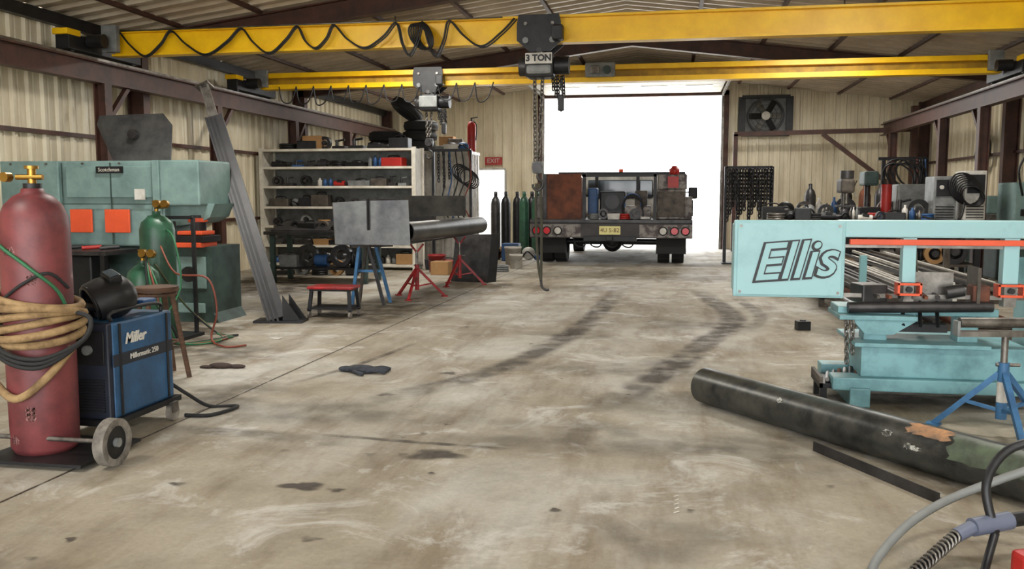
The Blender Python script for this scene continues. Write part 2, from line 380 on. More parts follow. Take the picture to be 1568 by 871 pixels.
# ---------- cranes
def crane(Y,z0,z1,festoon,X0=-6.75,X1=4.6,two=False):
    b=B('bridge_crane');zc=(z0+z1)/2
    if two: b.ib((X0,Y,zc),(X1,Y,zc),z1-z0,.22,yellow,tf=.075,tw=.02,mw=yellowShade)
    else: b.ib((X0,Y,zc),(X1,Y,zc),z1-z0,.16,yellow,tf=.025,tw=.02)
    for X in(-6.95,4.75):
        b.b2(X-.09,X+.09,Y-.7,Y+.7,2.99,3.17,black,.01)
        for y in(Y-.6,Y+.6):
            b.cyl((X-.05,y,3.06),(X+.05,y,3.06),.085,dark)
            b.b2(X-.1,X+.1,y-.14,y+.1,3.15,3.22,yellow,.01)
        b.cyl((X+.1 if X<0 else X-.1,Y-.35,3.12),(X+.3 if X<0 else X-.3,Y-.35,3.12),.08,black)
        b.b2(X+(.15 if X<0 else -.35),X+(.35 if X<0 else -.15),Y-.2,Y-.12,z0+.03,z1+.05,greyM,.01)
    if festoon:
        hx=[-6.6,-5.93,-5.03,-4.33,-3.88,-3.13,-2.82,-2.51,-1.76]
        b.sweep([(X0,Y-.1,z1-.01),(-1.9,Y-.1,z1-.01)],.008,steel,6,sm=False)
        pts=[]
        for i,h in enumerate(hx):
            pts.append((h,Y-.12,z1-.03))
            if i<len(hx)-1:
                n=hx[i+1];w=n-h
                dz=.3 if w>.4 else .42
                pts+=[(h+w*.22,Y-.13,z1-.03-dz*.55),(h+w*.5,Y-.13,z1-.03-dz*R.uniform(.85,1)),(h+w*.8,Y-.13,z1-.03-dz*.5)]
        b.sweep(pts,.012,black,6)
        b.sweep([(q[0]+.03,q[1]-.03,q[2]-.02) for q in pts],.009,black,6)
        for k in range(5): b.ring((-2.85+.02*k,Y-.14-.01*k,z1-.2),.1,.011,black,(.3+.1*k,1,0),18,6,1.8)
    return b
crane(10,2.99,3.29,True).done()
b=crane(14,3.05,3.31,False,two=True)
b.b2(-1.36,-.9,13.83,13.93,3.12,3.34,greyM,.02); b.b2(-1.28,-1.14,13.8,13.84,3.17,3.29,steel,.01); b.cyl((-1.02,13.83,3.22),(-1.02,13.75,3.22),.06,tealD)
for i in range(12):
    x=-6.4+i*.3; b.sweep([(x,13.84,3.08),(x+.05,13.84,2.85-.03*(i%3)),(x+.2,13.84,2.83),(x+.3,13.84,3.08)],.011,black,5)
b.done()

def hoist(X,Y,zb,chain_end,label,strap):
    b=B('chain_hoist')
    for dy in(-.13,.13):
        b.prism([(X-.25,Y+dy,zb+.34),(X+.2,Y+dy,zb+.34),(X+.22,Y+dy,zb+.26),(X+.22,Y+dy,zb+.04),(X+.1,Y+dy,zb-.06),(X-.12,Y+dy,zb-.06),(X-.27,Y+dy,zb+.06),(X-.27,Y+dy,zb+.24)],(0,.015 if dy>0 else -.015,0),black)
        for dx in(-.17,.13):
            b.cyl((X+dx,Y+dy*.6,zb+.06),(X+dx,Y+dy*.95,zb+.06),.05,dark); b.cyl((X+dx,Y+dy*1.15,zb+.06),(X+dx,Y+dy*1.3,zb+.06),.035,greyM,seg=8)
            b.cyl((X+dx,Y+dy*1.15,zb+.24),(X+dx,Y+dy*1.28,zb+.24),.02,steel,seg=6)
    b.cyl((X-.02,Y-.16,zb-.05),(X-.02,Y+.16,zb-.05),.03,dark)
    b.box((X+.2,Y-.22,zb+.12),(.12,.16,.16),black,None,.02)
    b.box((X-.02,Y-.02,zb-.21),(.32,.28,.26),black,None,.04)
    if label:
        b.box((X-.02,Y-.175,zb-.14),(.3,.02,.12),white,None,.008)
        q=b.M;b.M=Matrix.Translation((X-.02,Y-.19,zb-.14));b.text('3 TON',.095,FX,black,offset=.004);b.M=q
        b.box((X-.02,Y-.16,zb-.26),(.28,.05,.1),greyM,None,.03)
    else: b.box((X-.02,Y-.15,zb-.2),(.3,.06,.18),greyM,None,.02)
    b.cyl((X+.14,Y,zb-.2),(X+.3,Y,zb-.2),.1,black); b.cyl((X-.18,Y,zb-.2),(X-.26,Y,zb-.2),.11,dark)
    for k in range(5): b.chain((X+.12+.03*k,Y-.05+.03*(k%2),zb-.32),(X+.13+.03*k,Y-.05,zb-.5-.06*(k%3)),black,.05,.007,.015)
    b.sweep([(X+.22,Y-.08,zb-.35),(X+.24,Y-.08,zb-.6),(X+.22,Y-.08,zb-.72)],.01,black)
    b.box((X+.22,Y-.08,zb-.62),(.07,.06,.18),black,None,.015)
    for dx in(-.09,.0):
        b.chain((X+dx,Y,zb-.33),(X-.045+dx*.4,Y,chain_end+.12),steel,.06,.009,.02)
    h=Vector((X-.05,Y,chain_end))
    b.box(h+Vector((0,0,.06)),(.13,.09,.14),black if not label else greyM,None,.03); b.cyl(h+Vector((-.0,-.06,.06)),h+Vector((0,.06,.06)),.06,dark)
    b.sweep([h+Vector(v) for v in((0,0,0),(0,0,-.06),(.05,0,-.1),(.05,0,-.16),(0,0,-.2),(-.05,0,-.17),(-.055,0,-.13))],.016,dark)
    if strap:
        for o_ in(-.02,.02):
            pts=[h+Vector(v) for v in((o_,0,-.12),(o_*1.6+.01,0,-.5),(o_+.02,.01,-1.0),(.04,0,-1.24))]
            b.sweep(pts,.019,strapM,6,flat=.3)
        b.sweep([h+Vector(v) for v in((.04,0,-1.22),(.05,0,-1.3),(.1,0,-1.34),(.13,0,-1.33))],.016,dark,6)
    b.done()
hoist(-1.46,10,2.95,1.56,True,True)
hoist(-3.85,14,3.0,2.1,False,False)

# ---------- left side
b=B('gas_cylinder'); x,y=-3.08,3.85
b.lathe((x,y,.035),[(.001,0),(.14,0),(.156,.03),(.159,.3),(.159,1.1),(.153,1.16),(.13,1.22),(.09,1.262),(.055,1.28),(.05,1.3),(.001,1.3)],tankM,44)
def tpatch(z0,z1,a0,a1,m):
    n=8;vs=[];fs=[]
    for i in range(n+1):
        for j in range(n+1):
            a=a0+(a1-a0)*(j/n)+.04*math.sin(i*2.1+z0*9);z=z0+(z1-z0)*i/n+.01*math.sin(j*1.9+a0*5);vs.append((x+.1598*math.cos(a),y+.1598*math.sin(a),z))
    for i in range(n):
        for j in range(n): fs.append((i*(n+1)+j,i*(n+1)+j+1,(i+1)*(n+1)+j+1,(i+1)*(n+1)+j))
    b.add(vs,fs,m,True)
for q_ in((1.02,1.05,-1.9,-1.5),(.22,.28,-1.4,-1.15),(.88,.92,-1.2,-.95),(.1,.13,-2,-1.7)): tpatch(*q_,tankS)
b.cyl((x,y,1.31),(x,y,1.36),.042,black);b.cyl((x,y,1.36),(x,y,1.43),.02,brass);b.cyl((x,y,1.43),(x,y,1.445),.033,brass);b.cyl((x-.07,y-.02,1.39),(x+.06,y,1.39),.013,brass)
b.cyl((x-.1,y-.03,1.39),(x-.1,y-.07,1.39),.024,brass)
for k in range(7):
    z=.62+.028*k;rr=.185+.012*math.sin(k*2.1)
    b.sweep([(x+rr*math.cos(t*math.pi/8+.2)*1.05,y+rr*math.sin(t*math.pi/8+.2),z+.035*math.sin(t*math.pi/8+k*.8)) for t in range(16)],.02,leather,7,closed=True,n=3)
b.sweep([(x-.2,y-.1,.4),(x,y-.19,.33),(x+.13,y-.13,.43),(x+.19,y-.02,.56)],.02,leather,7)
for k in range(3):
    b.sweep([(x-.2,y-.1,.7-.02*k),(x-.05,y-.21,.57-.02*k),(x+.15,y-.2,.53-.02*k),(x+.27,y-.05,.6),(x+.28,y,.7),(x+.19,y-.02,.74)],.011,rubber,6)
b.sweep([(x-.22,y-.1,1.25),(x-.1,y-.165,1.1),(x+.08,y-.155,.96),(x+.165,y-.07,.84),(x+.17,y,.7)],.009,greenH,6)
b.sweep([(x-.1,y-.16,.78),(x+.05,y-.17,.88),(x+.14,y-.1,.93),(x+.17,y-.0,.85)],.008,rubber,6)
b.done()
b=B('welding_machine')
x0,x1,y0,y1=-3.24,-2.86,4.08,4.66
b.b2(x0,x1,y0+.03,y1,.13,.64,blueW,.015)
b.b2(x0+.01,x1-.01,y0,y0+.05,.13,.64,navy,.01)
for k in range(12): b.b2(x0+.05,x1-.04,y0-.008,y0,.17+.015*k,.178+.015*k,black)
b.b2(x0+.03,x1-.03,y0-.01,y0,.42,.6,black,.004)
for k in range(2): b.cyl((x0+.12+.14*k,y0-.03,.5),(x0+.12+.14*k,y0-.005,.5),.025,greyM)
for yy in(y0+.08,y1-.06): b.b2(x1,x1+.006,yy-.008,yy+.008,.14,.63,black)
b.b2(x1,x1+.004,y0+.02,y1-.01,.405,.47,navy)
q=b.M;b.M=Matrix.Translation((x1+.008,(y0+y1)/2-.08,.54))@Matrix.Rotation(math.radians(90),4,'Z');b.text('Miller',.08,FX,white,shear=.3,offset=.002)
b.M=Matrix.Translation((x1+.008,(y0+y1)/2,.44))@Matrix.Rotation(math.radians(90),4,'Z');b.text('Millermatic 250',.042,FX,white);b.M=q
b.sweep([(x1-.03,y0+.06,.64),(x1-.03,y0+.08,.69),(x1-.03,y1-.1,.69),(x1-.03,y1-.06,.64)],.01,black)
b.b2(-3.28,-2.72,3.62,4.1,.02,.035,black);b.b2(-3.26,-2.84,4.05,4.7,.1,.13,black)
b.cyl((-3.4,3.74,.12),(-2.66,3.74,.12),.012,steel)
for xx in(-3.4,-2.66):
    b.cyl((xx,3.74,.12),(xx+.055,3.74,.12),.115,greyR,seg=32,inner=.08); b.cyl((xx+.01,3.74,.12),(xx+.045,3.74,.12),.083,black,seg=24); b.cyl((xx-.01,3.74,.12),(xx+.065,3.74,.12),.022,greyM)
    for t in range(5):
        a=t*2*math.pi/5;b.bar((xx+.005,3.74+.02*math.cos(a),.12+.02*math.sin(a)),(xx+.005,3.74+.08*math.cos(a),.12+.08*math.sin(a)),.012,.012,greyM,(1,0,0))
for xx in(-3.2,-2.84):
    b.cyl((xx-.015,4.6,.05),(xx+.015,4.6,.05),.05,greyR);b.b2(xx-.022,xx+.022,4.57,4.63,.05,.11,steel)
b.sweep([(x1-.05,y1,.22),(x1+.02,y1+.1,.12),(x1+.08,y1+.25,.012),(x1+.25,y1+.28,.012),(x1+.2,y1+.05,.012),(x1+.05,y1+.02,.012)],.011,rubber)
b.done()
b=B('welding_helmet'); hm=Matrix.Translation((-3.03,4.3,.74))@Matrix.Rotation(math.radians(-68),4,'X')@Matrix.Rotation(.6,4,'Y')
b.lathe((0,0,0),[(.001,.16),(.06,.15),(.1,.12),(.12,.06),(.125,0),(.115,-.08)],black,24,hm@Matrix.Diagonal((1.15,.95,1,1)))
b.M=hm;b.b2(-.06,.06,-.13,-.08,.03,.1,black,.01);b.b2(-.05,.05,-.135,-.125,.04,.09,glassM);b.ring((0,0,-.08),.1,.012,black,(0,0,1),20,6)
b.M=Matrix();b.sweep([(-3.15,4.25,.71),(-3.02,4.2,.71),(-2.93,4.35,.71),(-2.98,4.5,.71)],.02,black);b.box((-3.1,4.5,.715),(.14,.12,.035),rust,(0,0,20),.01);b.box((-2.95,4.52,.7),(.1,.12,.04),blueP,None,.01);b.done()
b=B('stool'); sx,sy=-3.62,5.72
b.cyl((sx,sy,.62),(sx,sy,.655),.15,wood,seg=28);b.ring((sx,sy,.6),.13,.012,wood)
for a in(.1,1.67,3.24,4.81): b.cyl((sx+.11*math.cos(a),sy+.11*math.sin(a),.62),(sx+.22*math.cos(a),sy+.22*math.sin(a),0),.018,wood,seg=10)
b.ring((sx,sy,.25),.17,.01,wood,n=4);b.done()
b=B('oxy_acetylene_cylinders')
for x,y,r_,h in((-4.62,7.35,.155,1.08),(-4.52,6.95,.14,.66)):
    b.lathe((x,y,.03),[(.001,0),(r_*.92,0),(r_,.03),(r_,h-.12),(r_*.88,h-.05),(r_*.5,h),(.04,h+.02),(.04,h+.05)],greenT,30)
    b.cyl((x,y,h+.06),(x,y,h+.16),.018,brass);b.cyl((x,y-.02,h+.12),(x+.1,y-.03,h+.12),.018,brass)
    for k in(0,1): b.cyl((x+.05+.08*k,y-.05,h+.14),(x+.05+.08*k,y-.09,h+.15),.035,brass)
    b.ring((x,y,h+.17),.03,.008,brass)
b.b2(-4.85,-4.3,6.75,7.55,.0,.03,black)
b.bar((-4.8,7.5,0),(-4.8,7.5,1.1),.03,.03,black);b.bar((-4.35,7.5,0),(-4.35,7.5,1.1),.03,.03,black);b.bar((-4.8,7.5,1.1),(-4.35,7.5,1.1),.03,.03,black)
for k,mm in((0,greenH),(1,redH),(2,greenH),(3,rubber)):
    b.sweep([(-4.45,6.9,.75+.02*k),(-4.25-.03*k,6.75,.5),(-4.2,6.75+.05*k,.12),(-4.1-.04*k,6.95,.015),(-3.95,7.2+.1*k,.015),(-4.2,7.6,.015),(-4.4,7.4,.3),(-4.5,7.1,.7)],.009,mm,6)
b.sweep([(-4.5,7.2,.85),(-4.3,7.1,.62),(-4.0,7.1,.58),(-3.92,7.1,.3),(-3.98,7.1,.05),(-3.75,6.9,.015),(-3.6,7.0,.015)],.009,redH,6)
b.sweep([(-4.5,7.3,1.0),(-4.3,7.1,.9),(-4.2,7.0,.5),(-4.3,6.8,.2)],.009,greenH,6)
b.done()
b=B('ironworker_machine')
b.b2(-6.95,-5.12,8.3,9.0,.78,1.66,teal,.02)
b.b2(-6.98,-6.3,8.26,8.3,.95,1.66,teal,.01); b.b2(-6.22,-5.2,8.27,8.3,1.28,1.6,teal,.008)
b.b2(-5.14,-4.7,8.25,8.9,1.2,1.66,teal,.02); b.b2(-5.22,-5.14,8.24,8.3,.8,1.66,teal,.006)
for xx in(-6.26,-5.7,-5.23): b.b2(xx-.006,xx+.006,8.262,8.27,.8,1.64,tealD)
b.b2(-6.95,-5.15,8.268,8.272,1.21,1.22,tealD)
b.b2(-6.17,-5.92,8.24,8.262,.92,1.16,orange,.006); b.b2(-5.77,-5.49,8.24,8.262,.92,1.16,orange,.006)
b.b2(-5.42,-5.31,8.24,8.262,1.26,1.37,white)
b.b2(-5.85,-5.55,8.245,8.265,1.53,1.6,black)
q=b.M;b.M=Matrix.Translation((-5.7,8.24,1.565));b.text('Scotchman',.055,FX,white);b.M=q
for k in range(5): b.cyl((-6.85+.42*k,8.262,1.63),(-6.85+.42*k,8.25,1.63),.012,steel,seg=8)
b.b2(-6.9,-5.1,8.4,8.9,.3,.8,tealD,.02); b.b2(-6.8,-5.2,8.35,8.95,0,.3,tealD,.01)
b.prism([(-5.14,8.4,1.22),(-4.62,8.4,1.22),(-4.68,8.4,1.08),(-4.8,8.4,1.02),(-5.14,8.4,.98)],(0,.4,0),teal)
b.cyl((-4.84,8.45,1.1),(-4.84,8.45,.92),.08,black); b.cyl((-4.84,8.45,1.07),(-4.84,8.45,1.03),.1,orange);b.box((-4.84,8.4,.92),(.28,.26,.04),orange,None,.01);b.box((-4.84,8.4,.86),(.36,.34,.07),black,None,.01);b.box((-4.84,8.38,.8),(.3,.34,.05),orange,None,.008)
b.cyl((-5.04,8.28,1.04),(-5.04,8.28,.86),.04,black)
b.prism([(-5.1,8.3,.78),(-4.62,8.3,.78),(-4.62,8.3,.1),(-4.56,8.3,0),(-5.16,8.3,0),(-5.1,8.3,.2)],(0,.6,0),tealD)
b.b2(-5.06,-4.68,8.28,8.3,.35,.68,teal,.01); b.cyl((-4.86,8.28,.5),(-4.86,8.25,.5),.08,black);b.b2(-5.0,-4.7,8.27,8.3,.1,.2,teal,.01)
b.b2(-6.6,-5.4,7.7,8.25,.72,.76,dark);b.b2(-6.55,-6.5,7.75,7.8,0,.72,black);b.b2(-5.5,-5.45,7.75,7.8,0,.72,black)
for k in range(5): b.cyl((-6.4+.2*k,7.9,.78),(-6.25+.2*k,8.0,.79),.02,(steel,brass,black,redP,dark)[k],seg=10)
b.b2(-6.3,-5.7,7.9,8.2,.3,.7,black,.02)
b.done()
b=B('steel_plate_offcut'); b.prism([(-5.85,8.55,1.66),(-5.25,8.65,1.66),(-5.28,8.75,2.05),(-5.4,8.78,2.18),(-6.1,8.7,2.16),(-6.12,8.68,2.06)],(0,.015,0),mill); b.cyl((-5.65,8.64,1.95),(-5.65,8.58,1.95),.05,dark); b.done()
b=B('leaning_steel_post')
p0=Vector((-4.0,8.46,.02));p1=Vector((-5.2,9.35,2.45));d=(p1-p0).normalized()
top=p0+(p1-p0)*.88
b.ib(p0,top,.19,.14,postM,(1,.3,0),tf=.015,tw=.12)
for o_ in(-.05,.0,.05): b.bar(p0+Vector((o_,-.08,0)),top+Vector((o_,-.08,0)),.012,.02,black,(1,.3,0))
b.ib(top,p1+d*.1,.1,.09,steel,(1,.3,0)); b.bar(p1+d*.08,p1+d*.1,.16,.16,steel,(1,0,0))
b.prism([(-4.2,8.32,0),(-3.7,8.4,0),(-3.74,8.66,0),(-4.24,8.58,0)],(0,0,.025),black)
b.prism([(-3.92,8.42,.02),(-3.74,8.45,.02),(-3.92,8.42,.28)],(0,.015,0),black)
b.prism([(-3.92,8.58,.02),(-3.74,8.6,.02),(-3.92,8.58,.28)],(0,.015,0),black)
b.done()
b=B('rolling_creeper_seat'); cx,cy=-3.58,8.98
b.box((cx,cy,.32),(.5,.3,.03),red,None,.012); b.box((cx,cy,.295),(.46,.26,.02),black)
for sx in(-1,1):
    for sy in(-1,1):
        b.bar((cx+sx*.21,cy+sy*.11,.29),(cx+sx*.23,cy+sy*.14,.07),.035,.03,black); b.cyl((cx+sx*.23-.012,cy+sy*.14,.035),(cx+sx*.23+.012,cy+sy*.14,.035),.035,greyR,seg=14)
    b.bar((cx+sx*.23,cy-.16,.09),(cx+sx*.23,cy+.16,.09),.03,.02,black)
b.box((cx,cy,.1),(.44,.28,.025),black);b.done()
b=B('sawhorse'); 
for y in(10.0,10.25):
    b.bar((-3.66,y,.7),(-3.76,y,0),.035,.035,blueS if y<10.1 else grime);b.bar((-3.54,y,.7),(-3.36,y,0),.035,.035,postM if y<10.1 else blueS)
b.bar((-3.75,9.95,.7),(-3.35,10.3,.7),.06,.03,grime);b.bar((-3.73,10.1,.4),(-3.43,10.1,.4),.03,.03,blueS);b.done()
def jack(nm,x,y,h,m,roller=False,r0=.24,ang=0,rl=.3,rang=0):
    b=B(nm)
    for k in range(3):
        a=ang+k*2*math.pi/3; e=Vector((x+r0*math.cos(a),y+r0*math.sin(a),.012)); b.bar((x+.02*math.cos(a),y+.02*math.sin(a),h*.55),e,.03,.03,m);b.box(e+Vector((0,0,-.004)),(.07,.07,.015),m,(0,0,math.degrees(a)))
        b.bar((x,y,h*.22),(x+r0*.55*math.cos(a),y+r0*.55*math.sin(a),h*.27),.018,.018,m)
    b.cyl((x,y,h*.15),(x,y,h*.65),.028,m);b.cyl((x,y,h*.65),(x,y,h*.92),.018,steel);b.cyl((x-.04,y,h*.63),(x+.08,y,h*.63),.01,steel)
    c=Vector((math.cos(rang),math.sin(rang),0))
    if roller:
        b.cyl((x,y,h*.3),(x,y,h*.48),.0285,white)
        b.bar(Vector((x,y,h-.06))-c*rl,Vector((x,y,h-.06))+c*rl,.05,.03,steel); b.cyl(Vector((x,y,h))-c*rl*.95,Vector((x,y,h))+c*rl*.95,.028,steel)
        for s_ in(-1,1): b.box(Vector((x,y,h-.03))+c*rl*s_,(.015,.06,.08),greyM,(0,0,math.degrees(rang)))
    else:
        for s_ in(-1,1): b.bar((x,y,h*.88),Vector((x,y,h+.03))+c*.09*s_,.03,.02,m)
    return b
jack('pipe_stand',-3.2,10.85,.66,red,r0=.36,ang=.5).done()
jack('pipe_stand',-3.04,12.5,.68,red,r0=.36,ang=.2).done()
b=B('steel_fabrication')
b.prism([(-3.92,9.85,1.22),(-3.9,9.85,.73),(-3.02,9.98,.72),(-3.04,9.98,1.25),(-3.5,9.9,1.27),(-3.58,9.9,1.24)],(-.02,.03,0),mill)
b.b2(-3.5,-3.485,9.83,9.88,.9,1.26,black)
b.prism([(-3.9,9.95,.72),(-3.1,10.05,.72),(-2.95,12.9,.72),(-3.5,12.9,.72)],(0,0,.02),dark)
b.prism([(-3.9,9.9,.74),(-3.9,9.9,1.15),(-3.5,12.9,1.2),(-3.5,12.9,.74)],(-.015,0,0),dark)
b.prism([(-3.55,11.4,1.3),(-2.85,12.1,1.3),(-2.85,12.1,1.02),(-3.55,11.4,1.02)],(.0,.015,0),mill)
b.cyl((-3.12,10.1,.87),(-2.8,12.8,.87),.12,mill,seg=28,inner=.11)
b.done()
b=B('steel_panel_leaning'); b.prism([(-3.3,13.0,0),(-2.72,12.9,0),(-2.7,13.15,.72),(-3.28,13.25,.7)],(0,.02,0),dark)
b.prism([(-2.72,12.9,0),(-2.7,13.15,.72),(-2.6,13.3,.72),(-2.62,13.05,0)],(0.01,.0,0),black);b.done()
def bucket(x,y,r,h,m):
    b=B('bucket');b.lathe((x,y,0),[(.001,0),(r*.86,0),(r,h),(r*1.04,h),(r*1.04,h-.03),(r*1.02,h-.03)],m,24);b.lathe((x,y,0),[(r*.97,h-.005),(r*.84,.02),(.001,.02)],m,24)
    b.sweep([(x-r,y,h-.05),(x-r*.6,y-r,h-.1),(x+r*.6,y-r,h-.1),(x+r,y,h-.05)],.005,steel,5);b.done()
bucket(-5.75,13.9,.17,.34,white);bucket(-3.95,14.6,.15,.3,red);bucket(-3.3,15.0,.16,.3,white);bucket(-2.75,15.6,.12,.25,white);bucket(-5.2,14.3,.13,.22,tealD);bucket(-2.95,16.4,.16,.34,white)
b=B('shelving_unit');zs=(.1,.43,.77,1.11,1.47,1.81,2.12)
for X in(-7.22,-4.4):
    for Y in(14.8,15.3): b.b2(X-.035,X+.035,Y-.025,Y+.025,0,2.14,shelfM)
    b.b2(X-.01,X+.01,14.8,15.3,.08,2.1,shelfM)
for z in zs: b.b2(-7.22,-4.4,14.78,15.32,z-.04,z,shelfM)
b.b2(-7.22,-4.4,15.33,15.34,.05,2.1,greyM);b.done()
CM=[black,black,dark,grime,black,postM,rubber,blueP,postM,steel,black,dark,greyM,grime,redP,greyM,white,card]
def item(b,x,y,z,w,h):
    t=R.randrange(8);m=R.choice(CM);w=min(w,.42)
    if t==0: b.box((x,y,z+h*.35),(w,.25,h*.7),m,(0,0,R.uniform(-8,8)),.015);b.sweep([(x-w*.3,y,z+h*.7),(x-w*.2,y,z+h*.85),(x+w*.2,y,z+h*.85),(x+w*.3,y,z+h*.7)],.01,black,5)
    elif t==1:
        b.cyl((x,y-.05,z+h*.42),(x,y+.05,z+h*.42),h*.42,m,seg=20,inner=h*.25);b.cyl((x,y-.07,z+h*.42),(x,y+.07,z+h*.42),h*.14,dark)
    elif t==2:
        for k in range(3):
            xx=x+(k-1)*w*.32;r_=w*.13;hh=h*R.uniform(.5,.85);b.lathe((xx,y,z),[(.001,0),(r_,0),(r_,hh*.7),(r_*.4,hh*.85),(r_*.4,hh),(.001,hh)],R.choice([black,blueP,white,black,greyM,steel]),12)
    elif t==3:
        b.cyl((x-w*.45,y,z+h*.25),(x+w*.2,y,z+h*.25),h*.24,m);b.cyl((x+w*.2,y,z+h*.25),(x+w*.45,y,z+h*.3),h*.13,dark);b.box((x-w*.1,y,z+h*.45),(w*.3,.1,h*.25),black,(0,10,0),.01)
    elif t==4:
        for k in range(3): b.ring((x,y,z+.02+.035*k),w*.38,.02,m,n=16,seg=6)
    elif t==5: b.prism([(x-w*.45,y-.12,z),(x+w*.45,y-.12,z),(x+w*.5,y-.14,z+h*.45),(x-w*.5,y-.14,z+h*.45)],(0,.26,0),m);b.sph((x,y,z+h*.45),w*.3,dark,(1,.5,.4),10)
    elif t==6:
        b.box((x,y,z+h*.12),(w*.8,.2,h*.24),m,None,.01);b.cyl((x-w*.2,y,z+h*.2),(x-w*.2,y,z+h*.7),w*.1,dark,seg=10);b.cyl((x-w*.3,y,z+h*.6),(x+w*.3,y,z+h*.7),w*.06,m,seg=8)
    else: b.sph((x,y,z+h*.3),w*.4,m,(1,.6,.75*h/w),12);b.sweep([(x-w*.4,y-.05,z+.03),(x,y-.14,z+h*.4),(x+w*.4,y-.05,z+.03)],.014,black,5)
b=B('shelf_supplies')
for i,z in enumerate(zs[:-1]):
    x=-7.1;top=zs[i+1]-z-.05
    while x<-4.65:
        w=R.uniform(.18,.42);item(b,x+w/2,14.95,z,w,top*R.uniform(.5,.95))
        x+=w*1.0
x=-7.0
while x<-4.6:
    w=R.uniform(.2,.4);item(b,x+w/2,15.05,zs[-1],w,R.uniform(.2,.3));x+=w+.02
b.b2(-6.5,-6.15,14.95,15.2,2.12,2.36,card,.005)
b.done()
b=B('steel_work_table');b.b2(-6.0,-4.35,12.3,13.1,.72,.77,dark,.005)
for X in(-5.9,-4.45):
    for Y in(12.4,13.0): b.bar((X,Y,0),(X,Y,.72),.07,.07,tealD)
b.b2(-5.9,-4.45,12.4,13.0,.2,.23,black)
b.done()
b=B('table_tools')
for k in range(7): item(b,-5.8+.22*k,12.55,.77,.3,.18)
for k in range(5): item(b,-5.7+.27*k,12.6,.23,.3,.4)
b.prism([(-5.9,12.35,.77),(-5.0,12.35,.77),(-4.9,12.7,.9),(-5.8,12.7,.9)],(0,0,.02),dark);b.done()
b=B('floor_clutter')
for k in range(6): item(b,-4.1+.24*k,15.1-.1*(k%3),0,.35,R.uniform(.25,.45))
for k in range(6): item(b,-3.9+.26*k,17.6+.1*(k%3),0,.35,R.uniform(.3,.6))
for k in range(5): item(b,-6.3+.3*k,13.7,0,.3,.3)
b.b2(-3.9,-3.6,14.0,14.3,0,.22,card,.01);b.b2(-3.35,-3.0,17.3,17.6,0,.35,blueP,.02)
b.done()
b=B('storage_container')
ribbed(b,'x',17.0,-7.2,-3.95,0,2.15,-1,white,.2,.02);ribbed(b,'y',-3.95,17,18,0,2.15,1,white,.2,.02)
b.b2(-7.25,-3.93,16.97,18,2.12,2.18,white);b.bar((-3.95,17,0),(-3.95,17,2.15),.07,.07,white);b.done()
b=B('tire_stack')
def tire(c,ax,r=.36,w=.11,m=rubber):
    b.ring(c,r-w,w,m,ax,28,10);b.cyl(Vector(c)-Vector(ax)*w*.7,Vector(c)+Vector(ax)*w*.7,r-w*.15,m,seg=28,inner=r-w*1.4)
for x,y,z,n in((-5.1,17.5,2.3,3),(-5.85,17.6,2.3,2)):
    for k in range(n): tire((x+.03*k,y,z+.2*k),(0,0,1))
tire((-5.3,17.4,3.02),(.5,.3,.8));b.done()
b=B('container_supplies')
for k in range(3): item(b,-4.55+.22*k,17.25,2.18,.3,.3)
b.b2(-4.7,-4.4,17.6,17.85,2.18,2.5,card,.01);b.box((-4.35,17.6,2.32),(.3,.3,.24),grime,(0,0,10),.02)
b.done()
b=B('fire_extinguisher');b.lathe((-3.98,17.45,2.18),[(.001,0),(.08,0),(.085,.05),(.085,.5),(.06,.58),(.02,.6)],redP,20);b.cyl((-3.98,17.45,2.78),(-3.98,17.45,2.85),.02,black);b.bar((-3.98,17.45,2.84),(-3.85,17.45,2.86),.02,.02,black);b.sweep([(-3.98,17.4,2.8),(-3.87,17.4,2.7),(-3.88,17.4,2.4)],.012,black,6);b.done()
b=B('hanging_chains')
for k in range(4): b.chain((-4.3+.1*k,15.7,2.1),(-4.3+.1*k,15.7,1.6-.1*(k%3)),black,.07,.01,.022)
b.bar((-4.34,15.7,2.12),(-3.6,15.7,2.12),.05,.05,black);b.bar((-3.6,15.7,0),(-3.6,15.7,2.12),.05,.05,black);b.bar((-4.3,15.7,0),(-4.3,15.7,2.12),.05,.05,black)
for k in range(6): b.ring((-3.75+.03*k,15.62,1.7-.02*k),.14,.012,black,(0,1,.1),18,6,1.4)
for k in range(5): b.sweep([(-4.1+.12*k,15.6,2.1),(-4.05+.12*k,15.58,1.6),(-4.1+.1*k,15.55,1.2),(-4.0+.1*k,15.6,.9)],.014,(black,blueP,rubber,black,redH)[k],6)
for k in range(5): item(b,-4.2+.14*k,15.62,.6,.25,.4)
b.b2(-4.34,-3.55,15.5,15.9,.56,.6,black)
b.done()
for i,(x,y,m) in enumerate(((-4.0,20.0,dark),(-3.82,20.3,black),(-3.3,19.8,greenT),(-2.98,19.6,greenT),(-3.15,20.0,dark),(-3.6,20.6,black))):
    b=B('oxygen_bottle');b.lathe((x,y,0),[(.001,0),(.11,0),(.115,.02),(.115,1.12),(.09,1.22),(.04,1.29),(.045,1.3),(.045,1.39),(.001,1.4)],m,20);b.done()

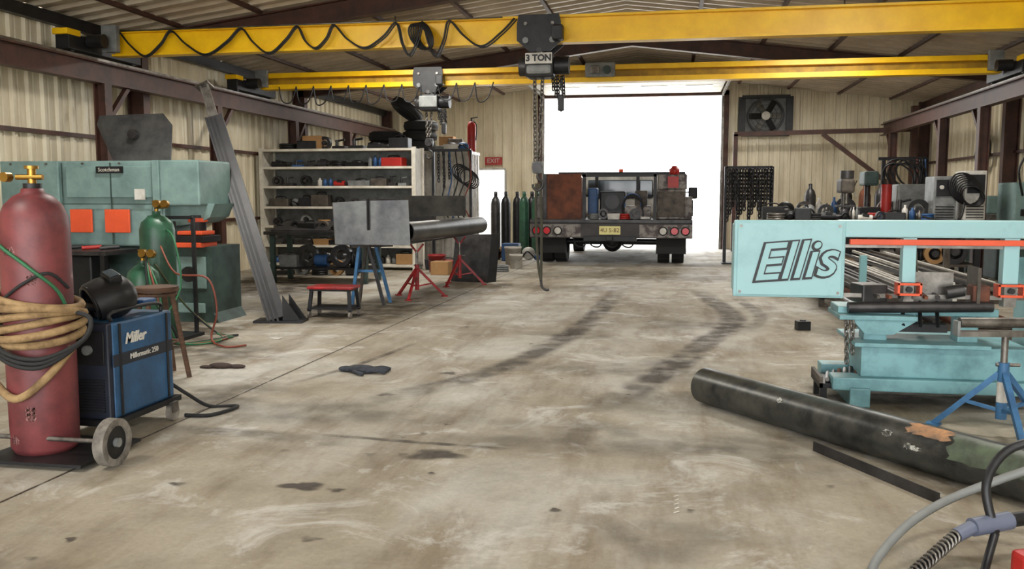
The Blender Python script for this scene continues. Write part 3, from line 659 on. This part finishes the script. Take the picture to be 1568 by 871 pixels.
# ---------- truck
truckM=mat('truck_dark_paint',C(60,54,52),.5,.2,C(36,32,32),5);galv=mat('toolbox_weathered',C(128,122,116),.5,.3,C(64,54,52),6,lo=.42,hi=.56)
b=B('service_truck');b.M=Matrix.Translation((-1.15,16.75,0))
W=1.53
b.b2(-W,W,0,3.1,.76,.84,truckM,.01)
b.b2(-W,W,-.02,.02,.5,.78,truckM,.01); b.b2(-W,W,-.04,0,.79,.85,dark,.005)
for s_ in(-1,1):
    b.b2(s_*.55,s_*W,-.03,0,.52,.76,galv,.005)
    for k,xx in enumerate((1.4,1.2,.99)): b.cyl((s_*xx,-.03,.64),(s_*xx,-.055,.64),.07,redL if k!=2 else white,seg=20);b.ring((s_*xx,-.05,.64),.073,.012,rubber,(0,1,0),20,6)
    for xx in(1.0,1.27):
        x0=s_*xx;b.cyl((x0-.115,.75,.4),(x0+.115,.75,.4),.4,rubber,seg=36,inner=.24);b.cyl((x0-.06,.75,.4),(x0+.06,.75,.4),.25,dark,seg=24)
        for t in range(14):
            a=t*math.pi/7;b.box((x0,.75+.4*math.cos(a),.4+.4*math.sin(a)),(.2,.02,.03),rubber,(math.degrees(a),0,0))
    b.cyl((s_*1.0-.12,4.1,.4),(s_*1.0+.12,4.1,.4),.4,rubber,seg=32);b.cyl((s_*1.13,4.1,.4),(s_*1.1,4.1,.4),.2,steel)
    b.b2(s_*.86,s_*1.42,.2,.24,.2,.52,rubber,.005)
    b.bar((s_*.42,0,.68),(s_*.42,5,.62),.08,.16,black)
    b.b2(s_*1.15,s_*W,.6,2.8,.84,1.28,galv,.015)
    for k in range(3): b.b2(s_*(W+.005),s_*(W+.02),.7+.7*k,1.3+.7*k,.9,1.22,dark,.005)
    b.bar((s_*.98,3.6,1.35),(s_*1.55,3.55,1.38),.03,.03,black);b.box((s_*1.6,3.55,1.36),(.2,.08,.26),black,None,.03)
b.cyl((-1.2,.75,.4),(1.2,.75,.4),.06,black);b.sph((0,.75,.4),.2,black,(1,1,1))
b.b2(-.5,.5,-.05,.1,.44,.54,black,.01);b.b2(-.2,.2,-.07,-.03,.57,.73,plateM,.005);b.text('4U S-82',.11,Matrix.Translation((0,-.075,.65))@FX,rust)
b.box((0,-.1,.5),(.12,.2,.08),black,None,.01)
for k in range(4): b.sweep([(-.7+.3*k,.1,.5),(-.65+.3*k,.05,.36),(-.5+.3*k,.05,.34),(-.42+.3*k,.1,.5)],.015,black,6)
b.b2(-1.24,-.56,.12,.16,.85,1.72,rust,.005);b.b2(-1.3,-1.22,.1,.5,.85,1.72,dark,.01);b.b2(-1.22,-.58,.16,.8,.85,1.66,rust,.01)
for X in(-1.3,-.5,.4,.95,1.4): b.bar((X,2.9,.84),(X,2.9,1.78),.07,.07,black)
b.bar((-1.35,2.9,1.78),(1.42,2.9,1.78),.08,.08,black);b.bar((-1.35,2.9,1.3),(1.42,2.9,1.3),.05,.05,black)
for X in(-.5,.83): b.bar((X,.1,.85),(X,.1,1.72),.06,.05,black)
b.bar((-.55,.1,1.68),(.85,.1,1.68),.05,.05,black)
b.b2(.85,1.4,.3,1.1,.85,1.42,galv,.02);b.b2(.87,1.38,.28,.3,.9,1.38,grime,.01);b.b2(.87,1.42,.3,.9,1.42,1.7,galv,.02)
b.lathe((1.18,.4,1.7),[(.001,0),(.09,0),(.1,.1),(.06,.13),(.05,.16),(.001,.17)],redP,16);b.b2(1.06,1.26,.25,.29,1.45,1.66,redP)
b.box((-.0,.9,1.12),(.5,.5,.54),black,None,.03);b.cyl((-.0,.64,1.18),(-.0,.6,1.18),.14,postM);b.b2(-.2,.15,.62,.65,.9,1.0,dark)
b.box((-.38,.7,1.15),(.18,.4,.6),blueP,None,.03);b.box((.5,.6,.98),(.5,.5,.26),galv,None,.02);b.box((.55,.8,1.25),(.24,.3,.3),grime,None,.02)
for k in range(4): b.ring((.4,.35,1.08+.03*k),.2-.01*k,.016,(rubber,rubber,rubber,blueP)[k],(0,1,.2),18,6)
for k in range(6): item(b,-.35+.2*k,.35,.85,.24,.25)
b.prism([(-.98,3.2,.6),(-.98,5.0,.6),(-.98,5.0,1.15),(-.9,4.75,1.2),(-.84,4.3,1.78),(-.84,3.3,1.8),(-.95,3.2,1.2)],(1.96,0,0),white)
b.b2(-.72,.72,3.17,3.24,1.25,1.65,glassM,.02);b.b2(-.95,.95,4.9,5.5,.5,1.15,white,.05);b.cyl((0,3.4,1.82),(0,3.4,1.9),.05,orange)
b.b2(-1.0,1.0,5.4,5.5,.4,.6,steel,.02)
b.done()

# ---------- right side
b=B('cold_saw')
Y0=5.85
b.box((.735,Y0,.9),(.68,.08,.49),tealL,None,.012);b.b2(.4,1.07,Y0+.04,Y0+.25,.68,1.12,tealL,.01);b.b2(.415,1.055,Y0-.05,Y0-.04,.67,1.13,tealL,.004)
for sx in(.435,1.035):
    for sz in(.69,1.11): b.cyl((sx,Y0-.06,sz),(sx,Y0-.04,sz),.009,steel,seg=8)
inn=mat('logo_inner',C(150,192,196),.5,var=.05)
q=b.M;b.M=Matrix.Translation((.75,Y0-.056,.88));b.text('Ellis',.33,Matrix.Rotation(math.radians(-5),4,'Y')@FX,black,shear=.35,offset=.015);b.M=Matrix.Translation((.755,Y0-.06,.883));b.text('Ellis',.33,Matrix.Rotation(math.radians(-5),4,'Y')@FX,inn,shear=.35,offset=.003);b.M=q
b.b2(1.06,3.3,Y0-.03,Y0+.2,1.04,1.145,tealL,.01);b.b2(1.1,2.3,Y0-.05,Y0-.01,.995,1.03,orange,.003);b.b2(1.06,2.32,Y0-.01,Y0+.01,.975,.995,steel)
b.b2(2.26,3.1,Y0-.05,Y0+.2,.66,1.145,tealL,.012)
for X,w in((1.42,.08),(2.0,.09)):
    b.b2(X,X+w,Y0-.02,Y0+.06,.76,1.04,tealL,.006);b.b2(X-.03,X-.015,Y0-.05,Y0+.04,.68,.76,orange,.002);b.b2(X+w+.02,X+w+.035,Y0-.05,Y0+.04,.68,.76,orange,.002);b.b2(X-.03,X+w+.035,Y0-.05,Y0-.035,.745,.76,orange,.002);b.b2(X-.03,X+w+.035,Y0-.05,Y0-.035,.68,.695,orange,.002);b.b2(X+.01,X+w-.01,Y0-.03,Y0+.05,.62,.76,steel)
    b.cyl((X+w/2,Y0-.06,.72),(X+w/2,Y0-.03,.72),.018,black,seg=12)
b.b2(1.06,2.3,Y0-.0,Y0+.012,.66,.685,steel)
b.cyl((1.6,Y0+.25,.45),(1.5,Y0+.1,1.05),.02,steel);b.cyl((1.1,Y0-.05,.6),(1.95,Y0-.02,.62),.035,dark);b.b2(1.05,2.0,Y0,Y0+.28,.55,.6,tealB,.008)
b.b2(1.04,1.5,Y0-.12,Y0+.3,.53,.56,tealB,.006)
for k in range(6): b.bar((1.28+.07*k,Y0-.05,.67),(1.2+.09*k,Y0+.3,.7),.02,.02,(steel,rust,dark)[k%3])
b.b2(1.5,1.75,Y0+.08,Y0+.1,.62,.82,steel);b.b2(1.85,1.87,Y0-.05,Y0+.15,.6,.86,grime)
b.box((1.25,Y0+.1,.68),(.16,.2,.12),dark,(0,0,12),.01);b.cyl((1.68,Y0-.02,.7),(1.78,Y0-.02,.72),.04,dark);b.box((1.88,Y0+.02,.7),(.1,.12,.1),rust,None,.01)
b.b2(1.2,1.34,Y0-.05,Y0+.1,.38,.55,tealB,.01);b.b2(1.75,1.87,Y0-.05,Y0+.1,.38,.55,tealB,.01);b.prism([(1.12,Y0-.1,.53),(1.5,Y0-.1,.53),(1.36,Y0-.1,.44),(1.2,Y0-.1,.44)],(0,.1,0),tealB)
b.b2(1.17,2.15,Y0-.15,Y0+.35,.18,.38,tealB,.012);b.b2(1.12,1.9,Y0-.2,Y0+.4,.375,.4,tealB,.005)
b.b2(1.0,3.2,Y0-.2,Y0-.02,.1,.18,tealB,.008);b.b2(1.0,3.2,Y0+.25,Y0+.4,.1,.18,tealB,.008)
b.b2(1.1,1.22,Y0-.22,Y0+.42,0,.12,tealB,.008);b.b2(2.6,2.8,Y0-.22,Y0+.42,0,.12,tealB,.008);b.b2(2.2,3.1,Y0-.15,Y0+.35,.18,.66,tealL,.01)
b.b2(.93,1.18,Y0-.15,Y0+.2,.1,.13,black);b.b2(.93,.95,Y0-.15,Y0+.2,.1,.17,grime);b.b2(.94,.98,Y0-.12,Y0-.08,0,.1,black);b.b2(.94,.98,Y0+.12,Y0+.16,0,.1,black)
for k in range(6): b.cyl((.98+.035*k,Y0-.12,.15),(1.02+.035*k,Y0+.1,.15+.01*k),.014,(steel,dark,rust)[k%3],seg=8)
b.chain((1.09,Y0-.08,.53),(1.1,Y0-.08,.24),steel,.04,.006,.012);b.chain((1.12,Y0-.1,.53),(1.13,Y0-.09,.3),steel,.04,.006,.012)
for k in range(3): b.cyl((1.42+.1*k,Y0-.1,.5),(1.46+.1*k,Y0+.1,.64),.012,black,seg=8)
b.b2(1.4,1.7,Y0-.02,Y0+.06,.45,.5,black)
b.done()
jack('roller_stand',1.78,5.1,.62,blueS,True,.34,math.radians(150),.26,math.radians(8)).done()
b=B('steel_pipe');p0=Vector((.22,5.6,.112));p1=Vector((1.8,3.62,.112))
b.cyl(p0,p1,.11,pipeM,seg=48,inner=.1)
dr=(p1-p0).normalized();sd=dr.cross(Vector((0,0,1)))
chalk=mat('chalk_paint',C(190,188,180),.8,0,C(84,84,78),30,lo=.45,hi=.56);pr=mat('rust_patch',C(176,128,86),.8,0,C(90,80,70),12)
def patch(t0,t1,a0,a1,m,r_=.1112,n=8):
    vs=[];fs=[]
    for i in range(n+1):
        for j in range(n+1):
            a=a0+(a1-a0)*j/n+.06*math.sin(i*2.9+t0*7);w=.015*math.sin(i*2.3+j*1.7);t=t0+(t1-t0)*i/n+w;vs.append(p0+dr*t+(sd*math.cos(a)+Vector((0,0,1))*math.sin(a))*r_)
    for i in range(n):
        for j in range(n): fs.append((i*(n+1)+j,i*(n+1)+j+1,(i+1)*(n+1)+j+1,(i+1)*(n+1)+j))
    b.add(vs,fs,m,True)
patch(1.52,1.74,.75,1.5,pr);patch(1.76,2.3,.1,1.4,mat('pipe_green_coat',C(84,96,76),.5,0,C(50,56,46),8))
patch(1.42,1.45,.35,.6,chalk);patch(1.55,1.62,.05,.25,chalk);patch(.72,.74,.5,.7,chalk)
b.done()
b=B('angle_iron');a0=Vector((.76,4.63,.0));a1=Vector((1.16,3.9,.0));b.bar(a0+Vector((0,0,.004)),a1+Vector((0,0,.004)),.06,.006,dark);b.bar(a0+Vector((-.026,-.014,.025)),a1+Vector((-.026,-.014,.025)),.006,.05,dark);b.done()
b=B('steel_block');b.box((1.27,8.87,.045),(.13,.1,.09),black,(0,0,10),.006);b.cyl((1.27,8.87,.09),(1.27,8.87,.1),.03,dark);b.done()
b=B('work_glove');g0=Vector((-2.23,6.12,0));cl=mat('glove_cloth',C(60,64,72),.9,0,C(36,38,44),12,bump=.4)
b.sph(g0+Vector((0,0,.025)),.09,cl,(1.3,.8,.35));b.sph(g0+Vector((-.13,.02,.02)),.05,cl,(1.3,.8,.45))
for k in range(4): b.sweep([g0+Vector((.06,-.04+.025*k,.025)),g0+Vector((.13,-.05+.04*k,.03)),g0+Vector((.19,-.05+.045*k,.014))],.014,cl,7)
b.sweep([g0+Vector((-.05,-.05,.02)),g0+Vector((0,-.11,.02)),g0+Vector((.05,-.13,.014))],.014,cl,7);b.done()
b=B('shop_rag');g0=Vector((-3.35,6.1,0));b.sph(g0+Vector((0,0,.018)),.07,ragM,(1.4,.7,.3));b.sph(g0+Vector((.12,.02,.013)),.05,ragM,(1.4,.8,.3));b.sph(g0+Vector((-.1,-.03,.01)),.05,ragM,(1.2,.6,.25));b.done()
b=B('paper_scrap');b.prism([(-3.62,7.45,.002),(-3.5,7.42,.002),(-3.48,7.47,.01),(-3.58,7.5,.006)],(0,0,.002),white);b.done()
b=B('welding_gun')
cable=mat('cable_grey',C(120,122,120),.6,var=.2)
b.sweep([(.66,2.95,.02),(.72,3.12,.05),(.9,3.35,.12),(1.15,3.5,.2),(1.5,3.45,.36),(1.8,3.3,.4)],.016,cable,8)
P0=Vector((.74,2.93,.03));P1=Vector((.98,3.15,.14))
pts=[]
for i in range(150):
    t=i/149;a=i*.75;c=P0+(P1-P0)*t;pts.append(c+Vector((math.cos(a)*.7,-math.cos(a)*.7,math.sin(a)))*.02)
b.sweep(pts,.005,steel,5,sm=False);b.sweep([P0,P1],.012,black,6,sm=False)
gm=mat('gun_blue_grey',C(92,98,116),.5,var=.2)
b.cyl(P1,P1+Vector((.06,.035,.02)),.024,gm);b.cyl(P1+Vector((.06,.035,.02)),P1+Vector((.2,.1,.03)),.032,gm);b.sweep([P1+Vector((.2,.1,.03)),P1+Vector((.3,.14,.03)),P1+Vector((.4,.16,.0))],.026,black,8)
b.sweep([(1.12,3.2,.14),(1.1,3.25,.3),(1.2,3.3,.42),(1.4,3.3,.46)],.016,black,8)
b.sweep([(1.0,2.95,.02),(1.06,3.1,.05),(1.12,3.2,.14)],.014,black,8);b.box((1.2,3.1,.06),(.1,.08,.12),redP,(0,0,20),.02)
b.done()
b=B('steel_stock_rack')
for Y in(8.6,10.8,13):
    for X in(1.75,3.1): b.bar((X,Y,0),(X,Y,.75),.06,.06,tealB if Y<9 else grime)
    b.bar((1.7,Y,.36),(3.15,Y,.36),.07,.07,grime);b.bar((1.7,Y,.12),(3.15,Y,.12),.06,.06,grime)
for k in range(26):
    X=1.82+.048*k;z=.41+.05*R.randrange(3);b.bar((X,8.0+R.random()*.8,z),(X+R.uniform(-.08,.08),13.0+R.random()*.4,z),.035,.03,R.choice([steel,greyM,dark,white,grime,steel,dark]))
for k in range(8): b.cyl((1.85+.15*k,8.2,.2),(1.85+.15*k,13.2,.2),.035,R.choice([dark,rust,steel]),seg=10)
b.done()
b=B('workbench')
b.b2(1.35,4.5,13.8,14.7,.88,.93,grime,.005)
for X in(1.45,2.9,4.4):
    for Y in(13.9,14.6): b.bar((X,Y,0),(X,Y,.88),.08,.08,black)
b.b2(1.4,4.45,13.9,14.6,.25,.29,grime);b.b2(1.4,4.45,14.62,14.66,.3,.86,black);b.done()
b=B('bench_tools')
x=1.4
while x<3.7:
    w=R.uniform(.15,.35);item(b,x+w/2,13.95,.93,w,R.uniform(.15,.32))
    if not 2.3<x<2.9: item(b,x+w/2,14.45,.93,w,R.uniform(.25,.45))
    x+=w*.8
b.done()
b=B('bench_shelf_tools')
x=1.5
while x<4.2:
    w=R.uniform(.15,.35);item(b,x+w/2,14.0,.29,w,R.uniform(.3,.5));x+=w
b.done()
b=B('drill_press');x,y=2.62,14.35
b.box((x,y,.96),(.3,.4,.06),dark,None,.01);b.cyl((x,y+.12,.96),(x,y+.12,1.5),.035,steel);b.box((x,y,1.45),(.2,.42,.22),grime,None,.04);b.cyl((x,y-.1,1.56),(x,y-.1,1.68),.1,dark);b.cyl((x,y-.1,1.34),(x,y-.1,1.18),.03,steel);b.box((x,y,1.14),(.26,.26,.03),dark)
for a in(0,2.1,4.2): b.cyl((x+.1,y-.05,1.4),(x+.14,y-.05+.15*math.cos(a),1.4+.15*math.sin(a)),.008,steel,seg=6)
b.done()
b=B('chain_rack')
b.bar((1.0,17.4,0),(1.0,17.4,1.85),.06,.06,black);b.bar((1.85,17.4,0),(1.85,17.4,1.85),.06,.06,black);b.bar((1.0,17.4,1.83),(1.85,17.4,1.83),.06,.06,black);b.b2(.95,1.9,17.2,17.6,0,.03,black)
for k in range(17): b.chain((1.03+.05*k,17.33,1.8),(1.03+.05*k,17.33,.75+.15*(k%4)),black if k%3 else postM,.09,.016,.03)
for k in range(6): b.chain((1.06+.13*k,17.27,1.8),(1.08+.13*k,17.27,1.0),dark,.09,.015,.03)
b.done()
b=B('shop_welder')
for x,w,h,m in((4.0,.32,.66,greyM),(4.42,.3,.74,white)):
    b.box((x,14.4,.93+h/2),(w,.5,h),m,None,.02);b.b2(x-w*.4,x+w*.4,14.13,14.15,.93+h*.55,.93+h*.92,black,.005);b.cyl((x-.06,14.13,.93+h*.75),(x-.06,14.1,.93+h*.75),.03,white)
    for k in range(5): b.b2(x-w*.4,x+w*.4,14.14,14.15,.97+.04*k,.985+.04*k,black)
for k in range(8): b.ring((4.25+.01*k,14.07-.02*k,1.4-.015*k),.2-.01*k,.013,black,(.05*k-.15,1,.05*k),22,6,1.3)
b.sweep([(4.2,13.9,1.2),(4.1,13.8,.95),(3.8,13.75,.95),(3.6,13.8,1.0)],.016,black,6)
b.done()
b=B('lathe_machine')
b.b2(4.98,5.7,14.2,16.5,0,.85,tealD,.02);b.b2(5.0,5.6,14.3,15.0,.85,1.5,teal,.03);b.cyl((5.35,14.3,1.2),(5.35,14.2,1.2),.15,steel);b.b2(5.1,5.6,15,16.4,.85,1.0,steel,.01);b.box((5.3,16.1,1.15),(.3,.4,.3),teal,None,.03)
b.b2(5.1,5.55,14.27,14.3,1.0,1.1,black);b.sweep([(5.1,14.25,1.3),(5.0,14.15,1.7),(5.2,14.2,1.95),(5.4,14.25,1.6)],.016,black,6);b.done()
b=B('machine_tools_group')
for k in range(8): item(b,2.0+.35*k,16.5+.2*(k%2),.9,.4,R.uniform(.35,.6))
b.b2(1.9,4.9,16.3,17.0,.85,.9,grime)
for X in(2.0,4.8): 
    for Y in(16.4,16.9): b.bar((X,Y,0),(X,Y,.85),.07,.07,black)
b.cyl((3.4,16.6,.9),(3.4,16.6,1.6),.05,dark);b.box((3.4,16.5,1.6),(.25,.45,.25),tealD,None,.04);b.box((3.4,16.5,1.0),(.35,.4,.2),black,None,.02)
b.box((4.1,16.6,1.2),(.5,.5,.6),greyM,None,.03);b.box((4.6,16.6,1.15),(.35,.4,.5),black,None,.03);b.cyl((3.7,16.5,.9),(3.7,16.5,1.5),.09,redP)
b.done()
b=B('gas_bottle_group')
for k,(x,y,m) in enumerate(((3.6,19.6,black),(3.95,19.5,rust),(4.3,19.7,dark),(2.9,19.8,dark),(5.2,18.6,black),(5.45,18.4,rust))):
    b.lathe((x,y,0),[(.001,0),(.12,0),(.12,1.3),(.09,1.4),(.04,1.46),(.04,1.55),(.001,1.56)],m,18)
b.done()
b=B('cable_reels')
for k in range(6):
    b.ring((4.3+.05*k,18.3,1.65+.08*(k%2)),.24,.02,black,(.2,1,0),20,6,1.3)
for X in(4.05,4.75): b.bar((X,18.4,0),(X,18.4,2.05),.07,.07,black)
b.bar((3.95,18.4,2.02),(4.85,18.4,2.02),.06,.06,black)
for k in range(5): b.sweep([(4.6+.05*k,18.35,2.0),(4.62+.05*k,18.3,1.5),(4.58+.06*k,18.3,1.0)],.018,(black,redH,black,rubber,blueP)[k],6)
b.done()
b=B('wall_hose')
for k in range(5): b.ring((XR-.14,17.9+.03*k,2.1),.25-.01*k,.018,(black,redH,black,rubber,black)[k],(1,.05*k,0),22,6,1.3)
b.bar((XR-.03,18,2.4),(XR-.2,18,2.4),.05,.05,black);b.done()

# ---------- lights
fillM=mat('fill_light_housing',C(200,200,200),.5)
for (x,y,z,e) in((-4,2,3.75,95),(2.2,2,3.7,95),(-4,7,3.75,120),(2.2,7,3.7,110),(-4,12.6,3.62,120),(2.2,12.6,3.55,115),(-4.2,18,3.74,100),(2.6,18,3.72,115)):  # added fill lights in invented housings, brightening the dim interior
    b=B('fill_light');b.b2(x-.65,x+.65,y-.16,y+.16,z,z+.06,fillM,.01);b.bar((x,y,z+.05),(x,y,roofz(x)-.03),.02,.02,steel);o=b.done()
    l=bpy.data.lights.new('fill_area','AREA');l.shape='RECTANGLE';l.size=1.2;l.size_y=.25;l.energy=e;l.color=(1,.965,.89)
    lo=bpy.data.objects.new('fill_area',l);scene.collection.objects.link(lo);lo.parent=o;lo.location=Vector((x,y,z-.01))-o.location
w=bpy.data.worlds.new('sky');scene.world=w;w.use_nodes=True;bg=w.node_tree.nodes['Background'];bg.inputs[0].default_value=(.96,.985,1,1);bg.inputs[1].default_value=9.0
cam=bpy.data.cameras.new('camera');cam.lens=31.0;cam.sensor_width=36;co=bpy.data.objects.new('camera',cam);scene.collection.objects.link(co)
co.location=(0,0,1.3);co.rotation_euler=(math.pi/2-math.atan(156/1550),0,math.atan(.181));cam.clip_end=200
scene.camera=co
